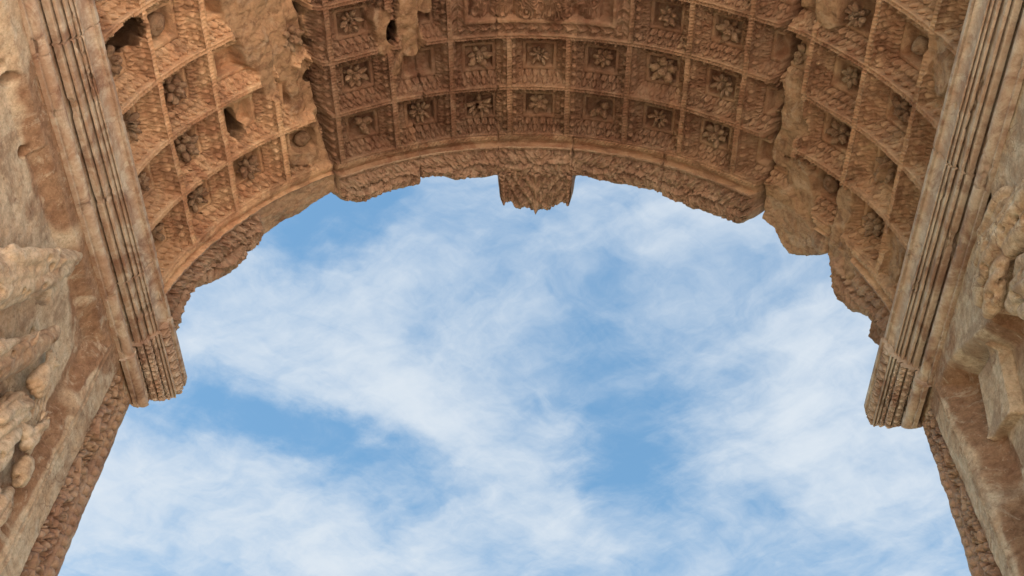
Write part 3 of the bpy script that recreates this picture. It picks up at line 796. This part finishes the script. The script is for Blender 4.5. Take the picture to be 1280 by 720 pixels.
def sculpt(side, name, label, fold, chains, parent, seed):
    Vs = []; Fs = []; nb = 0
    for ch in chains:
        for a, b in zip(ch[:-1], ch[1:]):
            a = np.array(a); b = np.array(b)
            L = np.linalg.norm((b - a)[:3]); n = max(2, int(L / (min(a[3], b[3]) * .35)) + 1)
            for k in range(n + 1):
                c = a + (b - a) * k / n
                V = EV * c[3] * .86
                Vs.append(np.stack([side * (1.0 - (.62 * c[2] - .012 + V[:, 0] * .72)), c[0] + V[:, 1], c[1] + V[:, 2]], -1)); Fs.append(EF + nb); nb += len(V)
    V = np.concatenate(Vs); P = toworld(V[:, 0], V[:, 1], V[:, 2])
    me = raw_mesh(name, P, np.concatenate(Fs), True)
    tmp = bpy.data.objects.new('tmp', me); COL.objects.link(tmp)
    m = tmp.modifiers.new('r', 'REMESH'); m.mode = 'VOXEL'; m.voxel_size = .0085; m.use_smooth_shade = True
    m2 = tmp.modifiers.new('s', 'SMOOTH'); m2.iterations = 4; m2.factor = .6
    dg = bpy.context.evaluated_depsgraph_get()
    out = bpy.data.meshes.new_from_object(tmp.evaluated_get(dg))
    bpy.data.objects.remove(tmp); bpy.data.meshes.remove(me)
    n = len(out.vertices); co = np.empty(n * 3, np.float32); no = np.empty(n * 3, np.float32)
    out.vertices.foreach_get('co', co); out.vertices.foreach_get('normal', no)
    co = co.reshape(-1, 3).astype(float); no = no.reshape(-1, 3)
    y, z, x = co[:, 1] / S, co[:, 2] / S, co[:, 0] / S * side
    d = .010 * fbm(y * 14 + x * 9, z * 14 - x * 7, seed, 4, .55) + .004 * fbm(y * 50 + x * 30, z * 50 - x * 20, seed + 1, 3)
    d0 = d
    if fold is not None:
        a = math.radians(fold)
        p = -(y) * math.sin(a) + z * math.cos(a) + x * .35 + .02 * fbm(y * 6, z * 6 + x * 4, seed + 2, 3)
        fo = np.abs(np.sin(p * 115)) ** .6
        fo2 = np.abs(np.sin(p * 48 + 1.3 * fbm(y * 4, z * 4, seed + 4, 2))) ** .7
        d = d + (.013 * (fo - .7) + .022 * (fo2 - .7)) * ss(fbm(y * 5, z * 5, seed + 3, 2), -.7, -.1) * (.55 if 'horse' in name else 1.0)
    fm = 1.0
    for ch in chains:
        if len(ch) == 2 and ch[0][3] > .025:           # a bare head
            fm = fm * ss(np.hypot(y + YC - ch[1][0], (z - ZS / S) - ch[1][1]), ch[1][3] * 1.1, ch[1][3] * 1.7)
    if fold is not None: d = d0 + (d - d0) * fm
    # drill holes and losses
    wd, wh = worley(y * 20 + x * 11, z * 20 - x * 9, seed + 2, .95)
    d = d - .030 * ss(.20 - wd, 0, .08) * (wh > .62)
    co = co + no * (d * S * .62)[:, None]
    out.vertices.foreach_set('co', co.astype(np.float32).ravel()); out.update()
    out.materials.clear()
    out.polygons.foreach_set('use_smooth', np.ones(len(out.polygons), dtype=bool))
    a_ = out.attributes.new('worn', 'FLOAT', 'POINT'); a_.data.foreach_set('value', (ss(fbm(y * 7, z * 7, 3, 3), .15, .5) * .7).astype(np.float32))
    return link_mesh(name, out, M_WALL, parent, None, label)


def wall(side):
    ya = np.concatenate([np.linspace(.41, .86, 16)[:-1], np.linspace(.86, 2.098, 520)])
    za = np.concatenate([np.linspace(.05, -.14, 20)[:-1], np.linspace(-.14, -1.0, 420), np.linspace(-1.0, -2.85, 30)[1:]])
    Yw, Zw = np.meshgrid(ya, za)
    zc0 = np.clip(Zw, -1, 0)
    if side > 0:
        k1 = .04 + .13 * (zc0 + .28); k2 = .023 + .15 * (zc0 + .2); k3 = -.030 + .05 * (zc0 + .2)
    else:
        k1 = .012 + 0 * zc0; k2 = .004 + 0 * zc0; k3 = .004 - .05 * (zc0 + .2)
    f1 = ss(Yw, 1.6, 1.86); f2 = np.clip((Yw - 1.86) / .102, 0, 1); f3 = np.clip((Yw - 1.962) / .136, 0, 1)
    SH = (k1 * f1) * (1 - f2) + k2 * f2 * (1 - f3) + k3 * f3
    sd_ = 1 if side < 0 else 6
    edge_y = 1.855 + .006 * fbm(Zw * 10, Zw * 0, sd_, 3)
    h = fbm(Yw * 22, Zw * 22, sd_, 5, .6) * .0035 + fbm(Yw * 4, Zw * 4, sd_ + 3, 3) * .004
    # sunk panel with a hollow round its edge
    top = -.185 - .01 * (Yw < 1.3)
    if side > 0:
        top = np.interp(Yw, [1.0, 1.3, 1.54, 1.655, 1.74, 1.785, 1.87], [-.30, -.32, -.36, -.29, -.225, -.20, -.188]) + .004 * fbm(Yw * 14, Zw * 0, 3, 3)
    dt = np.minimum(edge_y - Yw, top - Zw)
    sink = ss(dt, 0, .05)
    h = h - (.068 if side > 0 else .030) * sink
    strip_ = np.exp(-((dt + .008) / .006) ** 2) * .005 + np.exp(-((dt + .030) / .004) ** 2) * .003
    h = h + strip_ * ss(Yw, 1.84, 1.86)
    # scroll carved pilaster and its beaded arris
    q = (Yw - 1.962) / (2.050 - 1.962)
    inb = (q > 0) & (q < 1) & (Zw < -.17)
    ph = Zw * 2 * math.pi * 7.2
    cx = .5 + .22 * np.sin(ph)
    stem_ = ss(.075 - np.abs(q - cx), 0, .03)
    cz = np.round(Zw * 14.4 - .25) ; zc = (cz + .25) / 14.4
    qc = .5 - .14 * np.sin(zc * 2 * math.pi * 7.2)
    rr2 = np.hypot((q - qc) * .088, (Zw - zc) * .9)
    fl = ss(np.cos(np.arctan2(Zw - zc, (q - qc) * .088) * 5 + rr2 * 60), -.3, .2)
    rose = ss(.027 - rr2, 0, .003) * (.5 + .5 * fl) * (1 - .5 * np.exp(-(rr2 / .010) ** 2))
    ring = ss(.0048 - np.abs(rr2 - .036 + .003 * np.sin(Zw * 180)), 0, .002)
    wq, wh_ = worley(Yw * 62, Zw * 58, 7, .95)
    orn = np.maximum(np.maximum(stem_, rose * .95), ring * .75) * 1.1 + .16 * fbm(Yw * 50, Zw * 50, 4, 3) + .12 * (np.sqrt(np.clip(1 - (wq / .55) ** 2, 0, 1)) - .4)
    h = h + np.where(inb, (orn * .019 - .019 - .022 * ss(wq, .50, .60)) * ss(q, 0, .06) * ss(1 - q, 0, .06), 0)
    beadq = ss(Yw, 2.052, 2.055) * ss(2.082 - Yw, 0, .004)
    s = Zw * 34; s = s - np.round(s)
    h = h + beadq * (np.sqrt(np.clip(1 - (s / .46) ** 2 - ((Yw - 2.067) / .014) ** 2, 0, 1)) * .014 - .007) * (Zw < -.17)
    h = h - ss(Yw, 2.090, 2.098) * .010 * (1 + fbm(Zw * 14, Zw * 0, 3, 4))
    worn = ss(fbm(Yw * 5 + 3, Zw * 5, sd_ + 1, 4) + ss(Zw, -.27, -.20) * (.75 if side < 0 else .35) + ss(edge_y - Yw, -.01, .02) * ss(Yw, 1.78, 1.80) * .7, .25, .55)  # random wear, browner under the cornice; shadow beside the panel edge painted brown
    group = np.zeros(Yw.shape, int)
    gnames = ['']
    fh = np.zeros_like(h)
    for (g, y0_, z0_, y1_, z1_, r0, r1, base_, folds) in (FIG_L if side < 0 else FIG_R):
        yw = Yw + .007 * fbm(Yw * 14, Zw * 14, 9, 3); zw = Zw + .007 * fbm(Yw * 14 + 40, Zw * 14, 12, 3)
        d, t = seg_dist(yw, zw, y0_, z0_, y1_, z1_)
        r = r0 + (r1 - r0) * t
        x = np.clip(1 - (d / r) ** 2, 0, 1)
        hh = np.where(x > 0, base_ * .72 * ss(x, 0, .35) + np.sqrt(x) * r * .55, 0)
        if folds:
            ang = math.atan2(z1_ - z0_, y1_ - y0_)
            perp = -(Yw - y0_) * math.sin(ang) + (Zw - z0_) * math.cos(ang)
            hh = hh + (x > 0) * .009 * (1 - 2 * np.abs(np.sin((perp + .025 * fbm(Yw * 7, Zw * 7, 2, 2)) * 95 + t * 2)) ** .7) * ss(x, 0, .3)
        else:
            hh = hh + (x > 0) * .006 * np.abs(fbm(Yw * 30, Zw * 30, 7, 3)) * -1.6 * ss(x, 0, .3)
        if g == 'slab':
            hh = np.zeros_like(h)
        if g not in gnames: gnames.append(g)
        gi = gnames.index(g)
        up = hh > fh
        group = np.where(up & (hh > .012), gi, group); fh = np.maximum(fh, hh)
    rs = np.random.RandomState(11 if side < 0 else 23)
    m_ = (fh > .02)
    for i in range(190):
        yc_, zc_ = rs.uniform(1.25, 1.84), rs.uniform(-.92, -.26)
        a0 = (.95 + .55 * math.sin(yc_ * 9 + zc_ * 5) + rs.uniform(-.18, .18)) if side < 0 else (1.35 + .5 * math.sin(yc_ * 8 - zc_ * 7) + rs.uniform(-.18, .18))
        L_ = rs.uniform(.06, .16); r_s = rs.uniform(.0045, .0085)
        bend = rs.uniform(-.03, .03)
        y1_, z1_ = yc_ + math.cos(a0) * L_, zc_ + math.sin(a0) * L_
        sel = (np.abs(Yw - yc_) < .18) & (np.abs(Zw - zc_) < .18) & m_
        if not sel.any(): continue
        ys_, zs_ = Yw[sel], Zw[sel]
        t_ = ((ys_ - yc_) * math.cos(a0) + (zs_ - zc_) * math.sin(a0)) / L_
        off_ = bend * np.sin(np.clip(t_, 0, 1) * math.pi)
        d_, tt_ = seg_dist(ys_ - off_ * math.sin(a0), zs_ + off_ * math.cos(a0), yc_, zc_, y1_, z1_)
        fh[sel] += np.sqrt(np.clip(1 - (d_ / r_s) ** 2, 0, 1)) * r_s * .85 - .0055 * np.exp(-((d_ - r_s * 1.2) / .004) ** 2)
    wq, wh_ = worley(Yw * 26 + Zw * 12, Zw * 40, 3, .9)
    fh = fh - m_ * (.009 if side > 0 else .006) * ss(wq, .42, .75) * ss(fbm(Yw * 9, Zw * 9, 5, 3), -.1, .2)
    fh = fh + m_ * .004 * fbm(Yw * 60, Zw * 60, 8, 3)
    h = h + fh * ss(top + .09 - Zw, 0, .02)
    # dark cavities
    hol = [(1.585, -.330, .034, .30), (1.090, -.250, .017, .22), (1.128, -.228, .014, .20), (1.285, -.247, .013, .16), (1.63, -.43, .010, .05)] if side < 0 else \
          [(1.560, -.392, .032, .30), (1.40, -.40, .012, .07), (1.46, -.43, .012, .06), (1.33, -.37, .012, .06), (1.70, -.53, .006, .03)]
    for (yy, zz, r, dp) in hol:
        d = np.hypot((Yw - yy), (Zw - zz) * .8) + .006 * fbm(Yw * 30, Zw * 30, 5, 3)
        h = h - dp * ss(r - d, -.001, r * .35)
    if side > 0:
        # tilted rectangular tablet in the panel
        ca, sa = math.cos(.35), math.sin(.35)
        a = (Yw - 1.735) * ca + (Zw + .375) * sa; b = -(Yw - 1.735) * sa + (Zw + .375) * ca
        tab = ss(.062 - np.abs(a), 0, .006) * ss(.085 - np.abs(b), 0, .006)
        h = h + tab * .026
        group = np.where(tab > .2, len(gnames), group); gnames.append('tablet')
        worn = worn * (1 - tab)
    # rough break in the frieze zone
    br = ss(fbm(Yw * 7, Zw * 9, sd_ + 5, 4), .25, .45) * ss(Zw, -.30, -.2) * ss(1.5 - Yw, 0, .1)
    h = h - br * .014
    X = side * (1.0 - h)
    P = toworld(X, Yw + SH, Zw)
    ym = (Yw[:-1, :-1] + Yw[1:, 1:]) / 2; zm = (Zw[:-1, :-1] + Zw[1:, 1:]) / 2
    gm = group[:-1, :-1]
    wl = 'left' if side < 0 else 'right'
    isp = (ym < 1.865) & (zm < -.165) & (gm == 0)
    isf = (ym < 1.865) & (zm < -.165) & (gm > 0)
    at = {'worn': worn}
    isb = (ym > 1.962) & (zm < -.17) & (ym < 2.097)
    grid_part('pier_wall', P, M_WALL, ROOT, ~isp & ~isf & ~isb, at, label=wl + ' inner wall of the passage below the cornice')
    grid_part('scroll_strip', P, M_BAND, ROOT, isb, at, label='scroll carving with beads at the front edge of the ' + wl + ' wall')
    pn = grid_part('wall_relief', P, M_WALL, ROOT, isp, at, label='sunk relief panel in the ' + wl + ' wall')
    for k_, (nm_, lb_, fold_, chains_) in enumerate(BODY_L if side < 0 else BODY_R):
        sculpt(side, nm_, lb_, fold_, chains_, pn, 3 + k_ * 2)
    if side < 0:
        for k_ in range(4):
            o_ = .013 * (k_ - 1.5)
            sculpt(side, 'carved_rod', 'thin rod of a bundle carried upright', None, [[(1.700 + o_, -.425 + .3 * o_, .012, .0085), (1.735 + o_, -.52 + .3 * o_, .016, .0085), (1.775 + o_, -.63 + .3 * o_, .012, .0085)]], pn, 9)
    nm = {'tablet': 'stone_tablet', 'slab': 'carved_figure'}
    for gi, g in enumerate(gnames):
        if gi and (isf & (gm == gi)).any():
            grid_part(nm[g], P, M_WALL, pn, isf & (gm == gi), at)
    # front arris turning into the facade
    zz = Zw[:, -1]; xx = X[:, -1]
    rows_ = [P[:, -1]]
    for f, dy in ((.01, .003), (.03, .002), (.07, -.004), (.14, -.008), (.20, -.008)):
        n_ = .004 * fbm(zz * 25, zz * 0 + f * 40, 6, 4, .6)
        rows_.append(toworld(xx + side * f, 2.098 + SH[:, -1] * (1 - f * 5) + dy + n_, zz))
    grid_part('front_arris', np.stack(rows_), M_WALL, ROOT, label=wl + ' front corner of the passage wall')


wall(-1)
wall(1)

# ------------------------------------------------------------------ the outside of the arch (facades, attic, ground)
def wbox(x0, x1, y0, y1, z0, z1): return (x0 * S, x1 * S, (y0 - YC) * S, (y1 - YC) * S, ZS + z0 * S, ZS + z1 * S)


GZ = -(HS + EYE / S)
def facade(y, thick, name, label, rad=1.17, px=1.15):
    # plate with an arched opening, as a strip from the opening to the outline
    th = np.linspace(-math.pi / 2, math.pi / 2, 61)
    inner = [(-px, GZ)] + [(rad * math.sin(a) if abs(math.cos(a)) > 1e-6 else math.copysign(px, a), rad * math.cos(a)) for a in th] + [(px, GZ)]
    outer = [(-2.52, GZ)] + [(2.52 * max(-1, min(1, math.tan(a) * .6 if abs(a) < 1.5 else math.copysign(1, a))), 2.9 if abs(a) < 1.03 else 2.9 * max(0, (math.pi / 2 - abs(a)) / .54)) for a in th] + [(2.52, GZ)]
    I = np.array(inner); O = np.array(outer)
    rows_ = []
    for (A, yy) in ((I, y - thick), (I, y), (O, y), (O, y - thick)):
        rows_.append(toworld(A[:, 0], np.full(len(A), yy), A[:, 1]))
    o = grid_part(name, np.stack(rows_), M_OUT, ROOT, label=label)
    o.data.polygons.foreach_set('use_smooth', np.zeros(len(o.data.polygons), dtype=bool))
facade(2.088, .10, 'front_facade', 'outer front face of the arch')
facade(.52, .11, 'rear_facade', 'outer rear face of the arch', rad=1.0, px=1.0)
box_mesh('attic', [wbox(-2.52, 2.52, .43, 2.07, 2.88, 4.1), wbox(-2.62, 2.62, .36, 2.14, 2.66, 2.90), wbox(-2.62, 2.62, .36, 2.14, 4.08, 4.25)], M_OUT, ROOT, 'attic storey and entablature on top of the arch')
box_mesh('pier_core', [wbox(-2.50, -1.22, .43, 1.98, GZ, 2.7), wbox(1.22, 2.50, .43, 1.98, GZ, 2.7)], M_OUT, ROOT, 'solid masonry piers either side of the passage')

# ground
gm = bpy.data.materials.new('bounce_travertine'); gm.use_nodes = True
t = NT(gm.node_tree); t.t.nodes.clear()
pos = t.n('ShaderNodeNewGeometry').outputs['Position']
br = t.n('ShaderNodeTexVoronoi', feature='DISTANCE_TO_EDGE', ins={'Vector': pos, 'Scale': 1.3})
n1 = t.noise(pos, 0.6, 5); n2 = t.noise(pos, 9.0, 5)
c = t.mix(t.ramp(n1, .35, .65), (0.66, 0.54, 0.43), (0.74, 0.62, 0.50))
c = t.mix(t.math('MULTIPLY', t.ramp(n2, .4, .7), .4), c, (0.42, 0.31, 0.21))
c = t.mix(t.ramp(br.outputs['Distance'], .0, .03), (0.20, 0.15, 0.10), c)
bs = t.n('ShaderNodeBsdfPrincipled', ins={'Base Color': c, 'Roughness': 0.85})
t.t.links.new(bs.outputs[0], t.n('ShaderNodeOutputMaterial').inputs['Surface'])
g = raw_mesh('bounce_paving', np.array([(-2.2, -60, .005), (34, -60, .005), (34, -2.3, .005), (-2.2, -2.3, .005)], float), np.array([[0, 1, 2, 3]]), False)  # unseen pale paving, added behind right to bounce sun onto the left vault
go = link_mesh('bounce_paving', g, gm, None); go['kind'] = 'structure'
em = bpy.data.materials.new('dark_earth'); em.use_nodes = True
t = NT(em.node_tree); t.t.nodes.clear()
pos = t.n('ShaderNodeNewGeometry').outputs['Position']
c = t.mix(t.ramp(t.noise(pos, 0.35, 6), .4, .62), (0.10, 0.085, 0.05), (0.05, 0.075, 0.025))
c = t.mix(t.math('MULTIPLY', t.ramp(t.noise(pos, 12.0, 5), .4, .7), .5), c, (0.14, 0.11, 0.07))
bs = t.n('ShaderNodeBsdfPrincipled', ins={'Base Color': c, 'Roughness': 0.95})
t.t.links.new(bs.outputs[0], t.n('ShaderNodeOutputMaterial').inputs['Surface'])
g2 = raw_mesh('ground', np.array([(-1500, -1500, 0), (1500, -1500, 0), (1500, 1500, 0), (-1500, 1500, 0)], float), np.array([[0, 1, 2, 3]]), False)  # unseen ground, made dark so bounce light comes mainly from behind
go2 = link_mesh('ground', g2, em, None); go2['kind'] = 'structure'

for o in bpy.data.objects:
    if '_org' in o: del o['_org']
